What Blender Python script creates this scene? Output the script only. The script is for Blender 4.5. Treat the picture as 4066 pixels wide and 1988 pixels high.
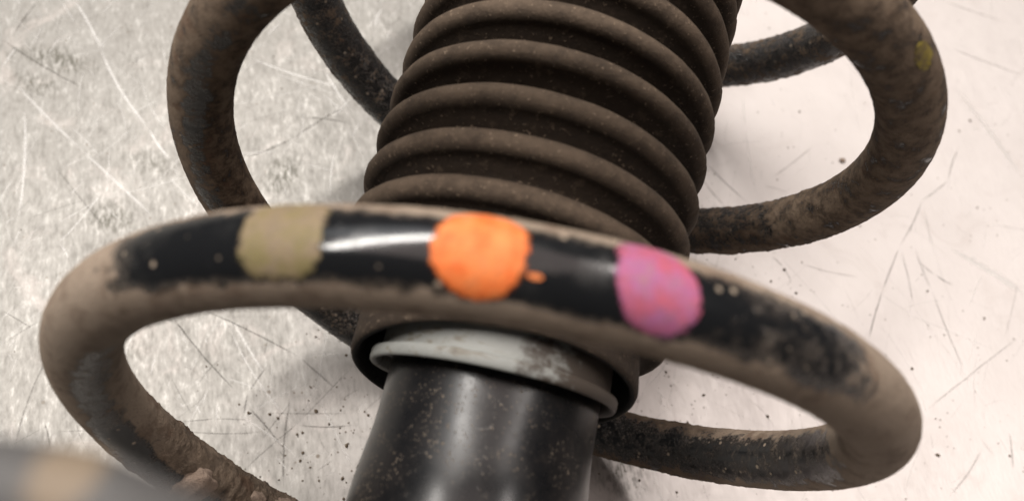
import bpy, bmesh, math, random
import numpy as np
from mathutils import Vector, Matrix, noise

for o in list(bpy.data.objects):
    bpy.data.objects.remove(o)
scene = bpy.context.scene
C = scene.collection
MM = 0.001
random.seed(4)

# ------------------------------------------------------------------ camera
# the strut lies along +Y; its own frame is lifted and tilted a little so the coils touch the sheet
STRUT = Matrix.Translation((0, 0, 78.3 * MM)) @ Matrix.Rotation(math.atan(0.035), 4, 'X')
cam_d = bpy.data.cameras.new('camera')
cam = bpy.data.objects.new('camera', cam_d)
C.objects.link(cam)
loc = Matrix(((0.9621693, -0.2724523, 0.0, -1.9991 * MM),
              (0.2452126, 0.8659720, -0.4358478, -45.5546 * MM),
              (0.1187477, 0.4193593, 0.9000204, 170.1341 * MM),
              (0, 0, 0, 1)))
cam.matrix_world = STRUT @ loc
cam_d.sensor_width = 36.0
cam_d.lens = 31.28
cam_d.clip_start = 0.004
cam_d.clip_end = 20.0
cam_d.dof.use_dof = True
cam_d.dof.focus_distance = 0.205
cam_d.dof.aperture_fstop = 13.0
scene.camera = cam

# ------------------------------------------------------------------ world and lamps
world = bpy.data.worlds.new('World')
scene.world = world
world.use_nodes = True
bg = world.node_tree.nodes['Background']
bg.inputs['Color'].default_value = (1.0, 0.97, 0.94, 1)
bg.inputs['Strength'].default_value = 0.075


def area_lamp(name, pos, target, sx, sy, power, color):
    l = bpy.data.lights.new(name, 'AREA')
    l.shape = 'RECTANGLE'
    l.size, l.size_y = sx, sy
    l.energy = power
    l.color = color
    o = bpy.data.objects.new(name, l)
    C.objects.link(o)
    o.location = pos
    d = Vector(target) - Vector(pos)
    o.rotation_euler = d.to_track_quat('-Z', 'Y').to_euler()
    return o


# ceiling tube over the bench, an added lamp for the highlight, a row further off, and a broad warm ceiling light
area_lamp('ceiling_tube_lamp', (-0.62, 0.40, 1.30), (0, 0.05, 0), 1.8, 0.09, 37.0, (1.0, 0.955, 0.90))
area_lamp('highlight_lamp', (0.62, 0.40, 1.30), (0, 0.05, 0), 0.8, 0.05, 8.0, (1.0, 0.93, 0.88))  # added lamp, carries the highlight further along the front coil
area_lamp('far_ceiling_lamp', (-1.3, 1.1, 1.9), (0, 0.1, 0), 1.6, 0.8, 7.0, (0.95, 0.98, 1.0))
area_lamp('warm_ceiling_lamp', (-0.25, 0.25, 2.1), (0.1, 0.1, 0), 2.4, 1.6, 17.0, (1.0, 0.82, 0.76))

scene.view_settings.view_transform = 'Standard'
scene.view_settings.look = 'None'
scene.view_settings.exposure = 0.0
scene.view_settings.gamma = 1.0
scene.render.engine = 'CYCLES'


# ------------------------------------------------------------------ node helpers
class NT:
    def __init__(self, name):
        self.m = bpy.data.materials.new(name)
        self.m.use_nodes = True
        self.t = self.m.node_tree
        self.N = self.t.nodes
        self.bsdf = self.N['Principled BSDF']

    def put(self, sock, v):
        if isinstance(v, bpy.types.NodeSocket):
            self.t.links.new(v, sock)
        elif v is not None:
            if isinstance(v, (tuple, list)) and len(v) == 3 and sock.type == 'RGBA':
                v = (*v, 1)
            sock.default_value = v

    def math(self, op, a, b=None, c=None, clamp=False):
        n = self.N.new('ShaderNodeMath')
        n.operation = op
        n.use_clamp = clamp
        for i, v in enumerate((a, b, c)):
            self.put(n.inputs[i], v)
        return n.outputs[0]

    def vec(self, op, a, b=None, scale=None):
        n = self.N.new('ShaderNodeVectorMath')
        n.operation = op
        self.put(n.inputs[0], a)
        if b is not None:
            self.put(n.inputs[1], b)
        if scale is not None:
            self.put(n.inputs['Scale'], scale)
        return n.outputs['Value'] if op in ('LENGTH', 'DOT_PRODUCT', 'DISTANCE') else n.outputs[0]

    def coord(self):
        return self.N.new('ShaderNodeTexCoord').outputs['Object']

    def mapping(self, v, scale=(1, 1, 1), rot=(0, 0, 0), loc=(0, 0, 0)):
        n = self.N.new('ShaderNodeMapping')
        self.put(n.inputs['Vector'], v)
        n.inputs['Scale'].default_value = scale
        n.inputs['Rotation'].default_value = rot
        n.inputs['Location'].default_value = loc
        return n.outputs[0]

    def noise(self, v, scale, detail=4, rough=0.55, dist=0.0, color=False):
        n = self.N.new('ShaderNodeTexNoise')
        self.put(n.inputs['Vector'], v)
        n.inputs['Scale'].default_value = scale
        n.inputs['Detail'].default_value = detail
        n.inputs['Roughness'].default_value = rough
        n.inputs['Distortion'].default_value = dist
        return n.outputs['Color'] if color else n.outputs['Fac']

    def voronoi(self, v, scale, feature='F1', rand=1.0):
        n = self.N.new('ShaderNodeTexVoronoi')
        n.feature = feature
        self.put(n.inputs['Vector'], v)
        n.inputs['Scale'].default_value = scale
        n.inputs['Randomness'].default_value = rand
        return n.outputs

    def ramp(self, v, lo, hi, a=0.0, b=1.0, smooth=True):
        n = self.N.new('ShaderNodeMapRange')
        n.interpolation_type = 'SMOOTHSTEP' if smooth else 'LINEAR'
        self.put(n.inputs['Value'], v)
        n.inputs['From Min'].default_value = lo
        n.inputs['From Max'].default_value = hi
        n.inputs['To Min'].default_value = a
        n.inputs['To Max'].default_value = b
        return n.outputs[0]

    def mix(self, f, a, b, blend='MIX'):
        n = self.N.new('ShaderNodeMix')
        n.data_type = 'RGBA'
        n.blend_type = blend
        self.put(n.inputs['Factor'], f)
        self.put(n.inputs[6], a)
        self.put(n.inputs[7], b)
        return n.outputs[2]

    def attr(self, name):
        n = self.N.new('ShaderNodeAttribute')
        n.attribute_name = name
        return n.outputs['Fac']

    def bump(self, h, dist, strength=1.0, prev=None):
        n = self.N.new('ShaderNodeBump')
        n.inputs['Strength'].default_value = strength
        n.inputs['Distance'].default_value = dist
        self.put(n.inputs['Height'], h)
        if prev is not None:
            self.put(n.inputs['Normal'], prev)
        return n.outputs[0]

    def out(self, color=None, rough=None, metal=None, normal=None, spec=None):
        b = self.bsdf.inputs
        self.put(b['Base Color'], color)
        self.put(b['Roughness'], rough)
        self.put(b['Metallic'], metal)
        if normal is not None:
            self.put(b['Normal'], normal)
        if spec is not None:
            self.put(b['Specular IOR Level'], spec)
        return self.m


# ------------------------------------------------------------------ mesh helpers
def link(name, me, mat, parent=None, smooth=True):
    o = bpy.data.objects.new(name, me)
    C.objects.link(o)
    me.materials.append(mat)
    if smooth:
        me.polygons.foreach_set('use_smooth', [True] * len(me.polygons))
    if parent is not None:
        o.parent = parent
    return o


def grid_mesh(name, V, close_u=False, close_v=True, cap=False):
    """V: (nu, nv, 3) array in mm -> quad grid mesh in metres."""
    nu, nv = V.shape[:2]
    verts = (V.reshape(-1, 3) * MM).tolist()
    faces = []
    for i in range(nu if close_u else nu - 1):
        a = (i + 1) % nu
        for j in range(nv if close_v else nv - 1):
            b = (j + 1) % nv
            faces.append((i * nv + j, i * nv + b, a * nv + b, a * nv + j))
    if cap:
        faces.append(tuple(range(nv))[::-1])
        faces.append(tuple((nu - 1) * nv + j for j in range(nv)))
    me = bpy.data.meshes.new(name)
    me.from_pydata(verts, [], faces)
    me.update()
    return me


def sstep(a, b, x):
    t = np.clip((x - a) / (b - a), 0, 1)
    return t * t * (3 - 2 * t)


def fbm(x, y, z, octv=4):
    return noise.fractal(Vector((x, y, z)), 0.9, 2.1, octv)
LIGHT = [(-167.5, 125.3, -150.8, 109.6, 1.08, 1), (-150.8, 109.6, -123.6, 85.5, 1.05, 1), (-123.6, 85.5, -112.5, 76.7, 1.01, 1), (-168.4, 87.8, 
-139.7, 72.1, 1.14, 0.7), (-139.7, 72.1, -109.3, 56.7, 1.11, 0.7), (-105.1, 122.3, -70.4, 120.7, 0.67, 1), (-94.7, 119.0, -70.7, 117.6, 0.4, 0.7), 
(-161.4, 79.5, -144.8, 43.7, 1.12, 0.8), (-79.8, 125.6, -65.2, 112.4, 0.81, 1), (-175.2, 100.8, -175.3, 92.2, 0.78, 0.8), (-74.4, 32.3, -59.9, 19.6, 
0.92, 0.8), (-42.3, 16.3, -28.1, 1.5, 0.67, 0.7), (140.7, 125.1, 166.0, 115.9, 2.69, 0.8), (142.2, 195.8, 167.3, 162.6, 2.09, 0.6), (62.8, 164.8, 
65.2, 150.9, 0.57, 0.6), (65.2, 150.9, 71.9, 125.7, 0.56, 0.6), (-171.7, 123.7, -162.5, 116.2, 0.8, 0.6), (-148.4, 121.4, -151.0, 107.9, 0.53, 0.5), 
(-111.1, 71.3, -97.7, 63.8, 0.74, 0.5), (-89.0, 60.9, -64.4, 49.0, 0.6, 0.5)]
DARK = [(-181.5, 102.7, -147.7, 93.0, 0.52, 1), (-177.6, 121.5, -178.2, 104.1, 0.53, 0.9), (-68.1, 114.0, -79.6, 97.0, 0.53, 1), (-79.6, 97.0, -91.0, 
84.8, 0.51, 1), (-79.3, 105.3, -66.0, 107.8, 0.65, 0.9), (-91.6, 29.0, -64.7, 12.1, 0.46, 0.9), (-83.1, 32.7, -52.1, 26.9, 0.46, 0.9), (-52.1, 26.9, 
-40.0, 21.2, 0.46, 0.9), (-60.5, 9.2, -46.4, 0.4, 0.44, 0.9), (-50.3, 13.9, -43.3, -9.4, 0.56, 0.8), (-76.3, 0.4, -67.9, 3.6, 0.32, 0.8), (-67.9, 
3.6, -59.1, 5.7, 0.33, 0.8), (-75.3, -1.9, -54.9, 3.6, 0.32, 0.7), (-45.3, 8.2, -31.5, 12.3, 0.44, 0.9), (-55.8, 8.8, -32.6, 15.5, 0.33, 0.6), 
(-59.8, 22.1, -62.0, 12.9, 0.45, 0.8), (-62.0, 12.9, -60.7, 6.8, 0.44, 0.8), (-37.4, 27.5, -45.7, 9.2, 0.34, 0.6), (-45.7, 9.2, -55.5, -7.8, 0.33, 
0.6), (-135.3, 16.5, -124.6, 13.8, 0.34, 0.8), (-109.9, -9.4, -105.0, -15.8, 0.43, 0.7), (-105.3, -10.8, -96.2, -7.9, 0.32, 0.6), (-143.7, 63.8, 
-119.0, 47.8, 0.36, 0.7), (134.5, 239.7, 160.9, 237.6, 0.47, 0.8), (139.7, 215.5, 168.7, 212.2, 0.46, 0.9), (142.9, 168.7, 139.3, 153.2, 0.43, 0.9), 
(139.3, 153.2, 130.0, 141.6, 0.42, 0.9), (130.0, 141.6, 122.6, 120.4, 0.41, 0.9), (122.6, 119.3, 117.9, 102.4, 0.53, 0.9), (117.9, 102.4, 114.2, 
83.5, 0.52, 0.9), (123.3, 119.5, 128.2, 99.7, 0.53, 0.6), (128.2, 121.1, 134.1, 107.4, 0.53, 0.7), (134.1, 107.4, 145.0, 82.6, 0.52, 0.7), (129.7, 
116.4, 135.3, 113.3, 0.53, 1), (135.3, 113.3, 141.5, 111.3, 0.53, 1), (90.1, 103.1, 109.0, 104.2, 0.39, 0.8), (80.0, 102.9, 84.3, 100.2, 0.52, 0.8), 
(84.3, 100.2, 87.4, 95.9, 0.52, 0.8), (163.9, 99.0, 133.1, 64.4, 0.39, 0.7), (89.9, 151.5, 76.7, 133.1, 0.42, 0.8), (52.9, 132.3, 69.5, 120.8, 0.54, 
0.9), (53.3, 124.9, 62.8, 116.5, 0.54, 0.9), (159.8, 65.5, 160.8, 53.8, 0.49, 0.8), (150.9, 57.2, 141.0, 40.2, 0.6, 0.5), (74.3, 129.0, 83.4, 129.2, 
0.41, 0.7), (164.0, 121.0, 158.7, 97.0, 0.4, 0.4)]
SMUDGE = [(-160.5, 101.0, 9.1, 3.6, 0.8), (-162.0, 89.5, 7.6, 3.2, 0.5), (-78.0, 82.5, 4.4, 6.3, 0.75), (-120.6, 52.0, 6.0, 4.2, 0.6), (-120.9, 
139.1, 5.5, 4.1, 0.5), (-117.4, 73.8, 7.4, 3.7, 0.35), (-97.1, 15.6, 4.5, 2.2, 0.3), (58.6, 174.7, 8.7, 11.6, 0.0), (44.4, 20.9, 6.8, 6.8, 0.4)]

# ================================================================== the metal sheet
def sheet_material():
    k = NT('scratched_metal')
    P = k.vec('SCALE', k.coord(), scale=1000.0)          # millimetres
    wob = k.vec('SCALE', k.vec('SUBTRACT', k.noise(P, 0.22, 3, color=True), (0.5, 0.5, 0.5)), scale=1.1)
    PW = k.vec('MULTIPLY', k.vec('ADD', P, wob), (1, 1, 0))

    raw_sm = None
    for (x, y, a, b, s) in SMUDGE:
        q = k.vec('MULTIPLY', k.vec('SUBTRACT', PW, (x, y, 0)), (1 / a, 1 / b, 0))
        v = k.math('MULTIPLY_ADD', k.vec('LENGTH', q), -s * 0.62, s, clamp=True)
        raw_sm = v if raw_sm is None else k.math('MAXIMUM', raw_sm, v)
    # base tone: mottled wear on the left; light painted in, dimmer left, paler pinkish right
    sep = k.N.new('ShaderNodeSeparateXYZ')
    k.put(sep.inputs[0], P)
    worn_dim = k.ramp(k.math('ADD', sep.outputs[0], k.math('MULTIPLY', k.noise(P, 0.02, 3), 90.0)), 110.0, -30.0)
    big = k.noise(P, 0.035, 4, 0.6)
    col = k.mix(big, (0.55, 0.51, 0.49), (0.65, 0.61, 0.59))
    col = k.mix(k.math('MULTIPLY', worn_dim, 0.95), col, k.mix(big, (0.150, 0.144, 0.130), (0.235, 0.228, 0.21)))
    # short brushed flecks
    PB = k.mapping(k.mapping(P, rot=(0, 0, math.radians(-24))), scale=(0.85, 0.30, 1))
    f1 = k.noise(PB, 1.0, 5, 0.68)
    PC = k.mapping(k.mapping(P, rot=(0, 0, math.radians(-30))), scale=(0.26, 0.10, 1))
    f2 = k.noise(PC, 1.0, 4, 0.6)
    fle = k.math('ADD', k.math('MULTIPLY', f1, 0.6), k.math('MULTIPLY', f2, 0.4))
    dk = k.math('MULTIPLY', k.ramp(fle, 0.53, 0.32), worn_dim)
    lt = k.math('MULTIPLY', k.ramp(fle, 0.52, 0.68), worn_dim)
    col = k.mix(k.math('MULTIPLY', dk, 0.42), col, (0.085, 0.078, 0.066))
    col = k.mix(k.math('MULTIPLY', lt, 0.55), col, (0.41, 0.40, 0.38))
    # cloudy handling marks on the pale side
    cl = k.ramp(k.noise(P, 0.05, 5, 0.65, 1.2), 0.52, 0.75)
    col = k.mix(k.math('MULTIPLY', cl, 0.35), col, (0.46, 0.41, 0.385))
    # smudges: soot ground into the grain
    sm = k.math('MULTIPLY', raw_sm, k.ramp(f1, 0.60, 0.36))
    col = k.mix(k.math('MULTIPLY', sm, 2.3, clamp=True), col, (0.09, 0.085, 0.07))
    # pits and specks
    spk = None
    for sc, lim, rad in ((0.42, 0.80, 0.17), (0.16, 0.86, 0.11)):
        vo = k.voronoi(P, sc)
        sel = k.N.new('ShaderNodeSeparateColor')
        k.put(sel.inputs[0], vo['Color'])
        on = k.ramp(sel.outputs[0], lim, lim + 0.06)
        dot = k.ramp(vo['Distance'], rad, rad * 0.55)
        v = k.math('MULTIPLY', on, dot)
        spk = v if spk is None else k.math('MAXIMUM', spk, v)
    dens = k.ramp(k.noise(P, 0.03, 2), 0.38, 0.6, 0.15, 1.0)
    spk = k.math('MULTIPLY', spk, dens)
    col = k.mix(k.math('MULTIPLY', spk, 0.8), col, (0.10, 0.075, 0.05))
    nrm = k.bump(k.noise(PB, 1.0, 3, 0.65), 0.00012, 0.5)
    rough = k.ramp(fle, 0.3, 0.7, 0.56, 0.44)
    return k.out(col, rough, 0.4, nrm)


def build_sheet():
    bm = bmesh.new()
    bmesh.ops.create_cube(bm, size=1.0)
    for v in bm.verts:
        v.co = Vector((v.co.x * 1.1, v.co.y * 1.0 + 0.1, v.co.z * 0.003 - 0.0015))
    bmesh.ops.bevel(bm, geom=bm.edges[:], offset=0.0008, segments=2, affect='EDGES')
    me = bpy.data.meshes.new('metal_sheet')
    bm.to_mesh(me)
    bm.free()
    o = link('metal_sheet', me, sheet_material(), smooth=False)
    o['kind'] = 'structure'
    o['label'] = 'pale scratched bare metal sheet of a workbench under the strut'
    return o


sheet = build_sheet()


def scratch_material(name, col, rough):
    k = NT(name)
    P = k.vec('SCALE', k.coord(), scale=1000.0)
    a = k.math('MULTIPLY', k.attr('strength'), k.ramp(k.noise(P, 1.4, 3, 0.7), 0.30, 0.56, 0.15, 1.0), clamp=True)
    k.put(k.bsdf.inputs['Alpha'], a)
    return k.out(col, rough, 0.3)


def scratches():
    """gouges and rub lines in the sheet: hair-thin ribbons that follow wobbly lines"""
    rng = random.Random(23)
    marks = {'dark': [], 'light': []}
    for kind, data in (('light', LIGHT), ('dark', DARK)):
        for (ax, ay, bx, by, w, a) in data:
            marks[kind].append((ax, ay, bx, by, w * (0.75 if kind == 'light' else 0.8), a * (0.62 if kind == 'light' else 0.6), 0.9))
    for _ in range(4200):
        x, y = (rng.uniform(-230, 60) if rng.random() < 0.65 else rng.uniform(-230, 230)), rng.uniform(-90, 300)
        left = x < rng.uniform(-40, 60)
        kind = 'light' if rng.random() < (0.70 if left else 0.5) else 'dark'
        L = min(110, 7 * math.exp(rng.gauss(0, 0.8)))
        ang = rng.choice((rng.gauss(-35, 14), rng.gauss(65, 18), rng.uniform(0, 180), rng.gauss(95, 10)))
        c, s_ = math.cos(math.radians(ang)), math.sin(math.radians(ang))
        w = min(0.6, 0.13 * math.exp(abs(rng.gauss(0, 0.6)))) * (1.2 if kind == 'light' else 1.0)
        st = rng.uniform(0.08, 0.55) * (1.0 if left else 0.55) * (0.9 if kind == 'light' else 0.75)
        st = st * (1.6 if rng.random() < 0.06 else 1.0)
        marks[kind].append((x, y, x + c * L, y + s_ * L, w, st, 1.8))
    for kind, col, rough in (('dark', (0.065, 0.056, 0.045), 0.8), ('light', (0.66, 0.65, 0.63), 0.45)):
        vs, fs, st = [], [], []
        for i, (ax, ay, bx, by, w, a, bend) in enumerate(marks[kind]):
            L = math.hypot(bx - ax, by - ay)
            n = max(4, int(L / 1.5))
            nx, ny = -(by - ay) / L, (bx - ax) / L
            bow = rng.uniform(-1, 1) * bend * L * 0.04
            z = 0.012 + 0.00003 * i + (0.004 if kind == 'dark' else 0)
            b = len(vs)
            for j in range(n + 1):
                q = j / n
                off = bow * 4 * q * (1 - q) + 0.12 * noise.noise(Vector((q * L * 0.25, i * 3.3, 1)))
                ww = 0.5 * w * min(1.0, 0.25 + 5 * q, 0.25 + 5 * (1 - q)) * (1 + 0.5 * noise.noise(Vector((q * L * 0.6, i * 1.7, 9))))
                x, y = ax + (bx - ax) * q + nx * off, ay + (by - ay) * q + ny * off
                fade = min(1.0, 0.2 + 4 * q, 0.2 + 4 * (1 - q))
                for sgn, al in ((-1.6, 0.0), (0, 1.0), (1.6, 0.0)):
                    vs.append(((x + nx * ww * sgn) * MM, (y + ny * ww * sgn) * MM, z * MM))
                    st.append(a * al * fade)
            for j in range(n):
                p = b + 3 * j
                fs += [(p, p + 3, p + 4, p + 1), (p + 1, p + 4, p + 5, p + 2)]
        me = bpy.data.meshes.new(kind + '_scratches')
        me.from_pydata(vs, [], fs)
        at_ = me.attributes.new('strength', 'FLOAT', 'POINT')
        at_.data.foreach_set('value', st)
        o = link(kind + '_scratches', me, scratch_material(kind + '_scratch', col, rough), sheet, smooth=False)
        o['kind'] = 'stuff'


scratches()

# ================================================================== the suspension strut
strut = bpy.data.objects.new('suspension_strut', None)
C.objects.link(strut)
strut.matrix_world = STRUT
strut.empty_display_size = 0.03
strut['label'] = 'dirty suspension strut with black coil spring and ribbed brown rubber boot lying on metal sheet'
strut['category'] = 'suspension strut'

# ------------------------------------------------------------------ coil spring
KT = np.arange(-0.5, 2.76, 0.25)
KS = [0.946, 1.598, -0.324, -2.088, -2.126, -1.11, 0.694, 2.029, 1.208, -0.082, -0.379, -0.256, -0.121, 0.01]
KR = [-0.8, -0.697, -0.163, 0.488, 0.301, -0.168, 0.004, -0.149, 0.382, 0.845, 0.504, 0.004, -0.23, -0.322]
WIRE = 6.5


def smooth_interp(t, k, v):
    tt = np.arange(-1.6, 3.8, 0.01)
    y = np.interp(tt, k, v)
    ker = np.exp(-0.5 * (np.arange(-20, 21) / 7.0) ** 2)
    y = np.convolve(np.pad(y, 20, mode='edge'), ker / ker.sum(), 'valid')
    return np.interp(t, tt, y)


def spring_centre(t):
    t = np.asarray(t, float)
    th = 2 * np.pi * (t + 0.003547)
    s = 59.253 * t + 1.7176 * t * t + smooth_interp(t, KT, KS)
    R = 71.4875 + 2.1482 * t + smooth_interp(t, KT, KR)
    return np.stack([R * np.sin(th), s, R * np.cos(th)], -1)


def spring_frame(t):
    c = spring_centre(t)
    e = 1e-3
    tan = spring_centre(np.asarray(t) + e) - spring_centre(np.asarray(t) - e)
    tan /= np.linalg.norm(tan, axis=-1, keepdims=True)
    rad = c * [1, 0, 1]
    rad -= tan * (rad * tan).sum(-1, keepdims=True)
    rad /= np.linalg.norm(rad, axis=-1, keepdims=True)
    ax = np.cross(tan, rad)
    ax *= np.sign(ax[..., 1:2])
    return c, tan, rad, ax


def wire_point(t, phi, r=WIRE):
    """phi 0 = outwards from the coil axis, 90 = up the strut (degrees)"""
    c, tan, rad, ax = spring_frame(t)
    p = np.radians(phi)
    return c + r * (np.cos(p)[..., None] * rad + np.sin(p)[..., None] * ax)


def win(t, a, b, soft):
    return sstep(a - soft, a + soft, t) * (1 - sstep(b - soft, b + soft, t))


def angdist(phi, c):
    return np.abs((phi - c + 180) % 360 - 180)


def spring_dirt(t, phi):
    """coarse dirt layout on the wire: dust cover, crust height, tone (1 pale tan, 0 dark brown)"""
    dust = np.full(np.broadcast(t, phi).shape, 0.86)
    # front coil: a bare, glossy black band on the outside
    band = 1 - sstep(24, 58, angdist(phi, -12))
    bare = win(t, -0.119, 0.108, 0.022) * band
    dust = dust - 1.15 * bare
    dust = dust + 0.44 * win(t, 0.045, 0.13, 0.015) * band
    # lower right back strand: bare inside with pale edges
    dust = dust - 0.68 * win(t, 0.215, 0.54, 0.03) * (1 - sstep(20, 80, angdist(phi, 200)))
    dust = dust - 0.55 * win(t, 0.52, 0.66, 0.02)
    # coil two, left and right bends
    dust = dust - 0.12 * win(t, 0.68, 0.95, 0.03)
    dust = dust - 0.34 * win(t, 0.64, 0.86, 0.05) * (1 - sstep(8, 34, angdist(phi, 262)))
    dust = dust - 0.36 * win(t, 1.33, 1.55, 0.03) * (1 - sstep(45, 100, angdist(phi, 195))) - 0.16 * win(t, 0.95, 1.33, 0.04)
    dust = dust - 0.52 * win(t, 1.55, 1.85, 0.03) * (1 - sstep(70, 120, angdist(phi, 215)))
    dust = dust - 0.48 * win(t, 2.28, 2.55, 0.03) * (1 - sstep(60, 110, angdist(phi, 225)))
    # muddy lower left strand with two bare patches
    dust = dust - 0.62 * win(t, -0.375, -0.27, 0.012) * (1 - sstep(18, 42, angdist(phi, 240)))
    dust = dust - 0.50 * win(t, -0.30, -0.17, 0.03) * (1 - sstep(10, 50, angdist(phi, 236)))
    crust = 0.13 + 0.55 * win(t, -0.50, -0.30, 0.03) + 0.42 * win(t, 1.28, 1.55, 0.03) + 0.35 * win(t, 1.55, 1.78, 0.03) \
        + 0.35 * win(t, 2.2, 2.6, 0.05) + 0.25 * win(t, 0.33, 0.62, 0.03)
    tone = win(t, -0.30, 0.34, 0.03) * 1.0 + 0.25 * win(t, 0.34, 0.62, 0.03) + 0.35 * win(t, -0.60, -0.30, 0.03) + 0.22 * win(t, 1.30, 1.6, 0.03) \
        + 0.30 * win(t, 0.62, 0.95, 0.03) * (1 - sstep(25, 60, angdist(phi, 310))) + 0.12 * win(t, 1.0, 1.30, 0.03)
    return dust, crust, tone


def spring_material():
    k = NT('dirty_spring_paint')
    P = k.vec('SCALE', k.coord(), scale=1000.0)
    dust = k.attr('dust')
    crust = k.attr('crust')
    tone = k.attr('tone')
    n1 = k.noise(P, 0.26, 6, 0.66)
    n2 = k.noise(P, 1.3, 4, 0.7)
    n3 = k.noise(P, 0.07, 3, 0.5)
    f = k.math('ADD', dust, k.math('MULTIPLY', k.math('SUBTRACT', n1, 0.5), 1.6))
    f = k.math('ADD', f, k.math('MULTIPLY', k.math('SUBTRACT', n2, 0.5), k.ramp(crust, 0.05, 0.5, 0.35, 1.5)))
    m = k.math('MAXIMUM', k.ramp(f, 0.36, 0.62), k.math('MULTIPLY', k.ramp(f, 0.02, 0.5), k.ramp(n2, 0.3, 0.6, 0.04, 0.26)))
    tan = k.mix(n3, (0.245, 0.19, 0.143), (0.325, 0.262, 0.205))
    brown = k.mix(k.ramp(n1, 0.34, 0.66), (0.040, 0.026, 0.018), (0.175, 0.128, 0.090))
    tan = k.mix(k.ramp(k.noise(P, 0.2, 6, 0.68), 0.48, 0.66, 0, 0.6), tan, (0.135, 0.093, 0.066))
    d = k.mix(tone, brown, tan)
    d = k.mix(k.ramp(n2, 0.55, 0.75, 0, 0.45), d, (0.25, 0.20, 0.15))
    d = k.mix(k.ramp(k.noise(P, 0.12, 3), 0.58, 0.72, 0, 0.5), d, (0.10, 0.052, 0.032))
    # stone specks sticking to bare paint
    vo = k.voronoi(P, 0.55)
    sel = k.N.new('ShaderNodeSeparateColor')
    k.put(sel.inputs[0], vo['Color'])
    sp = k.math('MULTIPLY', k.ramp(sel.outputs[0], 0.82, 0.88), k.ramp(vo['Distance'], 0.30, 0.15))
    d = k.mix(k.ramp(k.noise(P, 2.6, 3, 0.6), 0.58, 0.68, 0, 0.5), d, (0.045, 0.032, 0.024))
    paint = k.mix(sp, (0.007, 0.0075, 0.0085), (0.30, 0.24, 0.18))
    haze = k.ramp(k.noise(P, 0.16, 4, 0.6), 0.50, 0.78)
    paint = k.mix(k.math('MULTIPLY', haze, 0.10), paint, (0.12, 0.115, 0.105))
    col = k.mix(m, paint, d)
    prough = k.math('ADD', k.ramp(haze, 0, 1, 0.15, 0.32), k.math('MULTIPLY', sp, 0.5))
    rough = k.math('ADD', k.math('MULTIPLY', m, 0.7), prough, clamp=True)
    h = k.math('ADD', k.math('MULTIPLY', m, 0.4), k.math('MULTIPLY', k.noise(P, 1.9, 4, 0.7), k.math('MULTIPLY', m, k.ramp(crust, 0.05, 0.5, 0.8, 3.0, False))))
    nrm = k.bump(h, 0.0005, 0.6)
    return k.out(col, rough, 0.0, nrm, spec=k.ramp(m, 0, 1, 0.55, 0.15))


def build_spring():
    nt, nv = 3600, 64
    t = np.linspace(-1.05, 2.95, nt)
    phi = np.linspace(0, 360, nv, endpoint=False)
    T, PH = np.meshgrid(t, phi, indexing='ij')
    dust, crust, tone = spring_dirt(T, PH)
    c, tan, rad, ax = spring_frame(t)
    V = np.zeros((nt, nv, 3))
    cp, sp = np.cos(np.radians(phi)), np.sin(np.radians(phi))
    dirs = cp[None, :, None] * rad[:, None, :] + sp[None, :, None] * ax[:, None, :]
    base = c[:, None, :] + WIRE * dirs
    # crusted mud stands proud of the wire
    disp = np.zeros((nt, nv))
    for i in range(nt):
        if crust[i].max() < 0.1:
            continue
        for j in range(nv):
            b = base[i, j]
            a = noise.noise(Vector(b * 0.42)) * 0.45 + noise.noise(Vector(b * 0.95)) * 0.5 + abs(noise.noise(Vector(b * 1.7))) * 0.45
            w = noise.noise(Vector(b * 0.13)) * 0.4
            disp[i, j] = crust[i, j] * (0.1 + max(0.0, a + w + 0.05) * 1.25) * min(1.0, max(0.0, dust[i, j] * 2 - 0.2))
    V = base + disp[..., None] * dirs
    me = grid_mesh('coil_spring', V, cap=True)
    for nm, arr in (('dust', dust), ('crust', crust), ('tone', tone)):
        a = me.attributes.new(nm, 'FLOAT', 'POINT')
        a.data.foreach_set('value', np.ascontiguousarray(arr, dtype=np.float32).ravel())
    return link('coil_spring', me, spring_material(), strut)


spring = build_spring()
spring['label'] = 'black coil spring caked with tan dust and three paint dabs'


# ------------------------------------------------------------------ paint dabs on the front coil
def dab_material(name, c1, c2, dirt, dcol=(0.16, 0.125, 0.09), wear=0.6):
    k = NT(name)
    P = k.vec('SCALE', k.coord(), scale=1000.0)
    n1 = k.noise(P, 0.33, 4, 0.6)
    n2 = k.noise(P, 0.75, 5, 0.68)
    n4 = k.noise(P, 2.0, 3, 0.6)
    col = k.mix(k.ramp(n1, 0.32, 0.66), c1, c2)
    f = k.ramp(k.math('ADD', k.math('MULTIPLY', n2, 0.6), k.math('MULTIPLY', n1, 0.4)), 0.58 - dirt, 0.72 - dirt * 0.5)
    col = k.mix(k.math('MULTIPLY', f, 0.75), col, dcol)
    col = k.mix(k.ramp(n4, 0.57, 0.68, 0, 0.55), col, (0.10, 0.07, 0.05))
    # the dab thins out to nothing towards a worn edge
    e = k.math('ADD', k.attr('edge'), k.math('MULTIPLY', k.math('SUBTRACT', n2, 0.5), wear))
    k.put(k.bsdf.inputs['Alpha'], k.ramp(e, 0.99, 0.84))
    return k.out(col, 0.62, 0.0, k.bump(n2, 0.0003, 0.5), spec=0.3)


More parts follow.
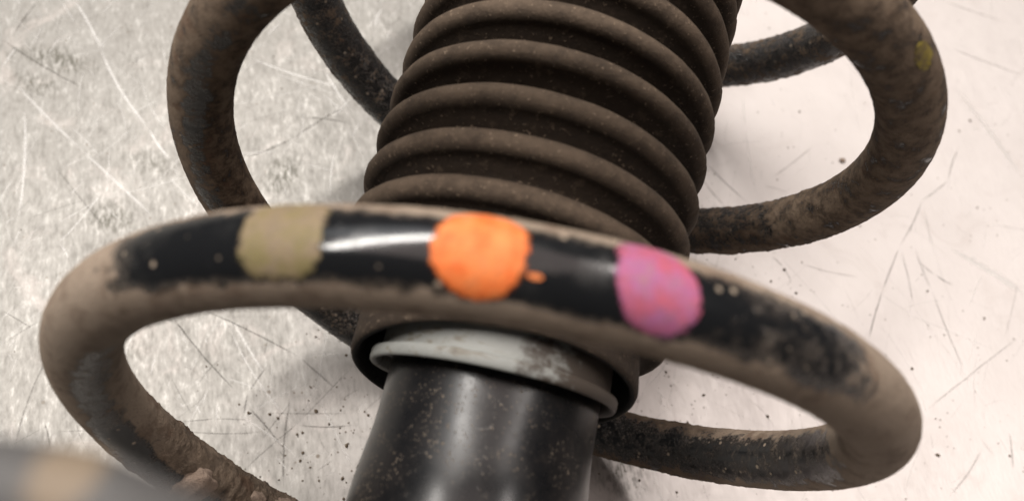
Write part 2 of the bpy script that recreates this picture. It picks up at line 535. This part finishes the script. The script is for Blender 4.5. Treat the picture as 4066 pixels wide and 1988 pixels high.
def paint_dab(t0, phi0, half_len, half_arc, mat, label, seed, power=2.5, skew=0.0, thick=0.22):
    nr, na = 16, 72
    turn = 2 * math.pi * 71.5
    V = np.zeros((nr, na, 3))
    for i in range(nr):
        q = i / (nr - 1)
        for j in range(na):
            a = 2 * math.pi * j / na
            ca, sa = math.cos(a), math.sin(a)
            rr = (abs(ca) ** power + abs(sa) ** power) ** (-1 / power)
            rr *= 1 + 0.05 * noise.noise(Vector((ca * 1.6, sa * 1.6, seed * 7.3))) + 0.03 * noise.noise(Vector((ca * 5, sa * 5, seed * 3.1)))
            du, dv = half_len * rr * ca * q, half_arc * rr * sa * q
            du += skew * dv
            h = thick * (1 - sstep(0.86, 1.0, np.array(q))) - 0.04
            V[i, j] = wire_point(np.array(t0 + du / turn), np.array(phi0 + math.degrees(dv / WIRE)), WIRE + h)
    me = grid_mesh('paint_mark', V)
    at_ = me.attributes.new('edge', 'FLOAT', 'POINT')
    at_.data.foreach_set('value', np.repeat(np.linspace(0, 1, nr), na).astype(np.float32))
    o = link('paint_mark', me, mat, spring)
    o['label'] = label
    return o


paint_dab(-0.0652, -1, 5.6, 6.7, dab_material('tan_paint', (0.165, 0.135, 0.06), (0.215, 0.16, 0.10), 0.12), 'tan dab of paint on the front coil', 1, 2.8)
paint_dab(-0.0150, -4, 5.5, 6.6, dab_material('orange_paint', (0.60, 0.115, 0.02), (0.70, 0.20, 0.055), 0.03, (0.34, 0.16, 0.08)),
          'bright orange dab of paint on the front coil', 2, 2.2)
paint_dab(0.0288, -3, 5.4, 6.9, dab_material('pink_paint', (0.38, 0.085, 0.13), (0.31, 0.10, 0.22), 0.07, (0.28, 0.15, 0.135)),
          'pink dab of paint on the front coil', 3, 2.1, -0.16)
paint_dab(1.122, 330, 3.4, 2.4, dab_material('yellow_paint', (0.27, 0.21, 0.02), (0.17, 0.13, 0.04), 0.16, (0.12, 0.085, 0.05), 3.0), 'small yellow paint spot on the right bend', 4, 2.0)
paint_dab(-0.0012, -24, 0.95, 0.4, bpy.data.materials['orange_paint'], 'tiny orange drip beside the orange dab', 5, 2.0)


# ------------------------------------------------------------------ mud clods on the lower left strand
def mud_material():
    k = NT('dried_mud')
    P = k.vec('SCALE', k.coord(), scale=1000.0)
    n1 = k.noise(P, 0.45, 5, 0.65)
    n2 = k.noise(P, 1.6, 4, 0.7)
    col = k.mix(n1, (0.21, 0.155, 0.118), (0.37, 0.29, 0.235))
    col = k.mix(k.ramp(n2, 0.56, 0.7, 0, 0.6), col, (0.09, 0.055, 0.038))
    return k.out(col, 0.95, 0.0, k.bump(n2, 0.0008, 0.7), spec=0.1)


MUD = mud_material()


def clod(name, t0, phi0, size, seed, sink=0.3):
    bm = bmesh.new()
    bmesh.ops.create_icosphere(bm, subdivisions=4, radius=1.0)
    c, tan, rad, ax = spring_frame(np.array(t0))
    p = math.radians(phi0)
    nrm = math.cos(p) * rad + math.sin(p) * ax
    side = np.cross(tan, nrm)
    pos = c + nrm * (WIRE - sink * size[2])
    for v in bm.verts:
        d = 1 + 0.22 * noise.noise(v.co * 1.7 + Vector((seed, 0, 0))) + 0.10 * noise.noise(v.co * 4.5 + Vector((0, seed, 0))) + 0.05 * noise.noise(v.co * 10)
        q = pos + tan * v.co.x * d * size[0] + side * v.co.y * d * size[1] + nrm * v.co.z * d * size[2]
        v.co = Vector(q) * MM
    bm.normal_update()
    me = bpy.data.meshes.new(name)
    bm.to_mesh(me)
    bm.free()
    return link(name, me, MUD, spring)


clod('mud_clod', -0.345, 218, (5.0, 4.8, 2.6), 3.1)['label'] = 'round pinkish clod of dried mud on the lower left strand'
clod('mud_flake', -0.408, 150, (5.5, 2.8, 1.6), 8.7)
clod('mud_flake', -0.385, 165, (2.6, 1.6, 1.2), 5.2)

# ------------------------------------------------------------------ ribbed rubber boot


def fr(r, u, n, o):
    return np.array(r), np.array(u), np.array(n), np.array(o)


def lathe(name, prof, frame, nseg, mat, parent, mod=None, close_u=False):
    """prof: list of (s along axis, radius) in mm"""
    r, u, n, o = frame
    a = np.linspace(0, 2 * np.pi, nseg, endpoint=False)
    V = np.zeros((len(prof), nseg, 3))
    for i, (s, R) in enumerate(prof):
        RR = np.full(nseg, float(R))
        if mod is not None:
            RR = RR + mod(s, R, a)
        V[i] = o + s * u + (RR * np.sin(a))[:, None] * r + (RR * np.cos(a))[:, None] * n
    V = V[:, ::-1]
    me = grid_mesh(name, V, close_u=close_u)
    return link(name, me, mat, parent)


def rubber_material():
    k = NT('dusty_rubber')
    P = k.vec('SCALE', k.coord(), scale=1000.0)
    n1 = k.noise(P, 0.12, 4, 0.6)
    n2 = k.noise(P, 1.1, 5, 0.7)
    n3 = k.noise(P, 0.4, 4, 0.65)
    col = k.mix(n1, (0.022, 0.0155, 0.011), (0.044, 0.031, 0.022))
    col = k.mix(k.ramp(n3, 0.55, 0.74, 0, 0.5), col, (0.12, 0.088, 0.062))
    col = k.mix(k.ramp(n3, 0.46, 0.30, 0, 0.6), col, (0.022, 0.017, 0.014))
    crest_light = k.attr('crest_light')
    col = k.mix(k.math('MULTIPLY', crest_light, k.ramp(k.math('ADD', k.math('MULTIPLY', n1, 0.55), k.math('MULTIPLY', n3, 0.45)), 0.36, 0.60, 0.35, 0.95)), col, (0.098, 0.071, 0.050))  # crests paler than flanks: lit bands painted in along with dust
    spec = k.ramp(n2, 0.60, 0.68, 0, 0.85)
    inner_shade = k.attr('inner_shade')
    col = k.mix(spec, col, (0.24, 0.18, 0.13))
    col = k.mix(k.ramp(k.math('ADD', inner_shade, k.math('MULTIPLY', k.math('SUBTRACT', n3, 0.5), 0.7)), 0.35, 0.6), col, (0.012, 0.0115, 0.011))  # cuff interior blackened: its shade painted into the rubber colour
    h = k.math('ADD', n2, k.math('MULTIPLY', n3, 0.8))
    return k.out(col, 0.86, 0.0, k.bump(h, 0.0006, 0.5), spec=0.25)


RUBBER = rubber_material()
BOOT = fr([0.99996, 0.00779, 0.00377], [-0.00791, 0.99938, 0.03418], [-0.0035, -0.03421, 0.99941], [-0.657, -0.181, -0.054])


def boot_profile():
    pr = []
    for kk in range(-1, 13):
        s0 = 32.27 + 9.991 * kk
        Rc = 35.0 + 0.222 * kk
        rc = 2.45
        dep = 7.6
        # valley before the crest, flank, rounded crest, flank
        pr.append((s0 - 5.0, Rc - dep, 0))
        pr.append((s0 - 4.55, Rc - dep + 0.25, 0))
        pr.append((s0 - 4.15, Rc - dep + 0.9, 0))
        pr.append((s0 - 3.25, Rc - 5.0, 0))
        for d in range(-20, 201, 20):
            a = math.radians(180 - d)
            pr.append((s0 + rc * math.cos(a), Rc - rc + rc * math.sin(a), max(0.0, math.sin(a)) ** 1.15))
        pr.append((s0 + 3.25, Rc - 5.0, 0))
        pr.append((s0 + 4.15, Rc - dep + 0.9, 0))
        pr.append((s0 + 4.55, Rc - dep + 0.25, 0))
    return pr


def boot_mod(s, R, a):
    seam = -0.55 * np.exp(-((a - math.radians(72)) / 0.012) ** 2)
    lum = np.array([0.28 * noise.noise(Vector((math.sin(x) * 2.2, math.cos(x) * 2.2, s * 0.05))) + 0.10 * noise.noise(Vector((math.sin(x) * 9, math.cos(x) * 9, s * 0.3))) for x in a])
    return seam + lum


pr = boot_profile()
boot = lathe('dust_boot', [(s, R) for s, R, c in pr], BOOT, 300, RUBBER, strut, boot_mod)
at = boot.data.attributes.new('crest_light', 'FLOAT', 'POINT')
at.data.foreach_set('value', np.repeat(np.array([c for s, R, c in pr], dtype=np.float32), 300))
boot['label'] = 'ribbed brown rubber dust boot'

CUFF = fr([0.99429, 0.09607, 0.04652], [-0.09382, 0.99442, -0.04819], [-0.05089, 0.04355, 0.99775], [2.007, 0.512, 0.248])
cuff_prof = [(22, 25.5), (20.5, 28.0), (18.5, 28.4), (13, 28.5), (9.2, 28.65), (8.3, 28.62), (7.7, 28.4), (7.4, 28.05), (7.3, 27.6), (7.45, 27.25),
             (7.9, 27.05), (9, 26.95), (12, 26.9), (16, 26.7), (20, 26.0)]
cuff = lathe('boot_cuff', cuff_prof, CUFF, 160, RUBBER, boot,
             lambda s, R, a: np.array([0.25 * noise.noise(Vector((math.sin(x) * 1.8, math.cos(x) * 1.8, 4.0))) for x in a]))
at = cuff.data.attributes.new('inner_shade', 'FLOAT', 'POINT')
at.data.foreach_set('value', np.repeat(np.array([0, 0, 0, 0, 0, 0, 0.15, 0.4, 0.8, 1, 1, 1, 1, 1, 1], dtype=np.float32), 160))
cuff['label'] = 'smooth open cuff at the lower end of the boot'


# ------------------------------------------------------------------ white cap and damper tube
def cap_material():
    k = NT('chalky_cap')
    P = k.vec('SCALE', k.coord(), scale=1000.0)
    PS = k.mapping(P, scale=(0.10, 0.6, 0.5))
    n1 = k.noise(PS, 1.0, 4, 0.65)
    n2 = k.noise(P, 0.5, 5, 0.7)
    col = k.mix(n1, (0.19, 0.196, 0.186), (0.30, 0.306, 0.288))
    col = k.mix(k.ramp(n1, 0.52, 0.66, 0, 0.8), col, (0.15, 0.13, 0.10))
    sep = k.N.new('ShaderNodeSeparateXYZ')
    k.put(sep.inputs[0], P)
    right = k.ramp(sep.outputs[0], 0.0, 22.0)
    patch = k.math('MULTIPLY', k.ramp(sep.outputs[0], 3.0, 5.0), k.ramp(sep.outputs[0], 11.0, 8.0))
    d = k.math('ADD', k.math('MULTIPLY', right, 0.42), k.math('MULTIPLY', patch, 0.14))
    f = k.ramp(k.math('ADD', d, k.math('ADD', k.math('MULTIPLY', n2, 0.5), k.math('MULTIPLY', n1, 0.5))), 0.56, 0.82)
    col = k.mix(f, col, (0.055, 0.043, 0.034))
    return k.out(col, 0.6, 0.0, k.bump(n2, 0.0003, 0.4), spec=0.4)


CAP = fr([0.99849, 0.04942, 0.02393], [-0.05259, 0.98609, 0.15768], [-0.01581, -0.1587, 0.9872], [1.857, 0.473, 0.229])
cap_prof = [(16, 22.6), (8, 22.9), (6.3, 23.2), (5.85, 23.6), (5.74, 24.0), (5.8, 24.3), (6.1, 24.5), (6.6, 24.6), (7.7, 24.6), (8.1, 24.4), (8.4, 23.6), (8.6, 22.2), (18, 22.0), (21, 21.5)]
cap = lathe('end_cap', cap_prof, CAP, 160, cap_material(), strut)
cap['label'] = 'chalky white cap ring under the boot'


def tube_material():
    k = NT('black_tube_paint')
    P = k.vec('SCALE', k.coord(), scale=1000.0)
    n1 = k.noise(P, 0.10, 4, 0.6)
    n2 = k.noise(P, 0.9, 5, 0.7)
    n3 = k.noise(P, 0.3, 5, 0.65)
    col = k.mix(k.ramp(n1, 0.35, 0.7), (0.006, 0.0063, 0.0075), (0.014, 0.0125, 0.0125))
    col = k.mix(k.ramp(n3, 0.58, 0.78, 0, 0.35), col, (0.05, 0.041, 0.035))
    spk = None
    for sc, lim, rad in ((0.6, 0.90, 0.24), (1.3, 0.80, 0.34), (2.4, 0.76, 0.38)):
        vo = k.voronoi(k.vec('ADD', P, k.vec('SCALE', k.noise(P, 1.2, 2, color=True), scale=0.8)), sc)
        sel = k.N.new('ShaderNodeSeparateColor')
        k.put(sel.inputs[0], vo['Color'])
        v = k.math('MULTIPLY', k.ramp(sel.outputs[0], lim, lim + 0.05), k.ramp(vo['Distance'], rad, rad * 0.45))
        spk = v if spk is None else k.math('MAXIMUM', spk, v)
    spk = k.math('MULTIPLY', spk, k.ramp(n1, 0.42, 0.60, 0.05, 1.0))
    col = k.mix(k.math('MULTIPLY', spk, 0.7), col, (0.27, 0.21, 0.15))
    rough = k.math('ADD', k.ramp(n1, 0.35, 0.7, 0.27, 0.36), k.math('MULTIPLY', spk, 0.4))
    return k.out(col, rough, 0.0, k.bump(spk, 0.0002, 0.3), spec=0.5)


TUBE = fr([0.99856, 0.04827, 0.02337], [-0.04904, 0.99823, 0.03362], [-0.02171, -0.03472, 0.99916], [2.405, 0.613, 0.297])
tube_prof = [(25, 1.0), (25, 20.8), (2, 21.0), (-3.0, 21.0), (-6, 21.1), (-9, 21.35), (-12.0, 21.7), (-15, 22.0), (-18, 22.2), (-24, 22.4), (-60, 22.8), (-149, 22.8), (-150, 21.8), (-150, 1.0)]
tube = lathe('damper_tube', tube_prof, TUBE, 128, tube_material(), strut)
tube['label'] = 'black painted damper tube speckled with dirt'
rod = lathe('piston_rod', [(20, 9.0), (170, 9.0), (171, 8.0), (171, 0.5)], TUBE, 48, tube.data.materials[0], strut)


# ------------------------------------------------------------------ grey bracket arm close to the camera
def arm_material():
    k = NT('grey_arm_paint')
    P = k.vec('SCALE', k.coord(), scale=1000.0)
    n1 = k.noise(P, 0.10, 4, 0.6)
    n2 = k.noise(P, 0.5, 4, 0.6)
    col = k.mix(n1, (0.06, 0.059, 0.06), (0.10, 0.095, 0.09))
    col = k.mix(k.ramp(n1, 0.54, 0.66, 0, 0.8), col, (0.145, 0.127, 0.105))
    v = k.vec('LENGTH', k.vec('MULTIPLY', k.vec('SUBTRACT', P, ARM_SPOT), (1 / 1.9, 1 / 2.6, 1 / 2.6)))
    col = k.mix(k.ramp(k.math('ADD', v, k.math('MULTIPLY', n2, 0.5)), 1.5, 1.0), col, (0.175, 0.135, 0.095))
    return k.out(col, 0.6, 0.0, k.bump(n2, 0.0004, 0.4), spec=0.35)


ARM_SPOT = (-22.8, -40.6, 116.6)
path = [(-8, -120, 5), (-9, -104, 45), (-10, -82, 80), (-11, -66, 98),
        (-9.8, -44.7, 103.9), (-12.8, -43.6, 108.9), (-16.3, -42.8, 112.6), (-19.7, -42.4, 113.9),
        (-22.5, -42.1, 114.0), (-27.3, -42.6, 113.8), (-32.1, -43.3, 112.3), (-38.2, -45.3, 109.1)]


def sweep(name, pts, radius, mat, parent, nseg=40, sub=14):
    P_ = np.array(pts, float)
    out = []
    for i in range(len(P_) - 1):
        p0, p1, p2, p3 = P_[max(i - 1, 0)], P_[i], P_[i + 1], P_[min(i + 2, len(P_) - 1)]
        for j in range(sub):
            t = j / sub
            out.append(0.5 * ((2 * p1) + (-p0 + p2) * t + (2 * p0 - 5 * p1 + 4 * p2 - p3) * t * t + (-p0 + 3 * p1 - 3 * p2 + p3) * t ** 3))
    out.append(P_[-1])
    out = np.array(out)
    tan = np.gradient(out, axis=0)
    tan /= np.linalg.norm(tan, axis=1, keepdims=True)
    up = np.array([0.0, 0.3, 1.0])
    V = np.zeros((len(out), nseg, 3))
    a = np.linspace(0, 2 * np.pi, nseg, endpoint=False)
    for i in range(len(out)):
        s = np.cross(tan[i], up)
        s /= np.linalg.norm(s)
        w = np.cross(s, tan[i])
        V[i] = out[i] + radius * (np.cos(a)[:, None] * s + np.sin(a)[:, None] * w)
        up = w
    me = grid_mesh(name, V, cap=True)
    return link(name, me, mat, parent)


arm = sweep('bracket_arm', path, 3.3, arm_material(), strut)
arm['label'] = 'out of focus grey bracket arm with a tan patch, bottom left corner'

# ================================================================== loose grit on the sheet
def grit():
    rng = random.Random(11)
    vs, fs = [], []
    ico = [(0, 0, 1), (0.9, 0, 0.2), (0.28, 0.85, 0.2), (-0.72, 0.53, 0.2), (-0.72, -0.53, 0.2), (0.28, -0.85, 0.2), (0, 0, -0.5)]
    tri = [(0, 1, 2), (0, 2, 3), (0, 3, 4), (0, 4, 5), (0, 5, 1), (6, 2, 1), (6, 3, 2), (6, 4, 3), (6, 5, 4), (6, 1, 5)]

    def grain(x, y, r):
        b = len(vs)
        a = rng.uniform(0, 6.28)
        ex = rng.uniform(0.6, 1.5)
        for (p, q, z) in ico:
            j = rng.uniform(0.75, 1.25)
            u, v = p * ex * j, q * j
            vs.append(((x + r * (u * math.cos(a) - v * math.sin(a))) * MM, (y + r * (u * math.sin(a) + v * math.cos(a))) * MM, max(0.0002, (r * (z * j * 0.8 + 0.4))) * MM))
        fs.extend([tuple(b + i for i in t) for t in tri])

    spots = [(-38, -4, 14, 14, 130), (-25, 12, 12, 12, 60), (52, 58, 20, 12, 70), (45, 28, 18, 10, 90), (105, 50, 40, 30, 90), (120, 90, 40, 30, 50),
             (60, 40, 60, 10, 60), (75, 140, 20, 30, 16), (120, 170, 40, 40, 20), (-120, 90, 50, 40, 16), (-80, 20, 30, 20, 30), (5, 36, 16, 3, 40), (-30, 40, 14, 3, 40), (70, 90, 16, 4, 36), (-15, -22, 12, 4, 40)]
    for (x, y, sx, sy, n) in spots:
        for _ in range(n):
            r = min(0.55, 0.13 * math.exp(abs(rng.gauss(0, 0.65))))
            grain(rng.gauss(x, sx), rng.gauss(y, sy), r)
    me = bpy.data.meshes.new('grit')
    me.from_pydata(vs, [], fs)
    k = NT('grit_dirt')
    P = k.vec('SCALE', k.coord(), scale=1000.0)
    col = k.mix(k.noise(P, 0.8, 2), (0.035, 0.025, 0.016), (0.16, 0.115, 0.07))
    o = link('grit', me, k.out(col, 0.9), smooth=False)
    o['kind'] = 'stuff'
    o['label'] = 'loose dark grit scattered on the metal sheet'
    o['category'] = 'grit'


grit()


def pebble():
    bm = bmesh.new()
    bmesh.ops.create_icosphere(bm, subdivisions=3, radius=1.0)
    for v in bm.verts:
        d = 1 + 0.3 * noise.noise(v.co * 1.5 + Vector((2, 5, 1)))
        v.co = Vector((v.co.x * d * 1.1, v.co.y * d * 0.85, v.co.z * d * 0.6)) * MM
    me = bpy.data.meshes.new('pebble')
    bm.to_mesh(me)
    bm.free()
    o = link('pebble', me, MUD)
    o.location = (0.1006, 0.1485, 0.00055)
    o['label'] = 'small brown crumb of dirt lying beside the right bend of the spring'
    o['category'] = 'dirt crumb'


pebble()
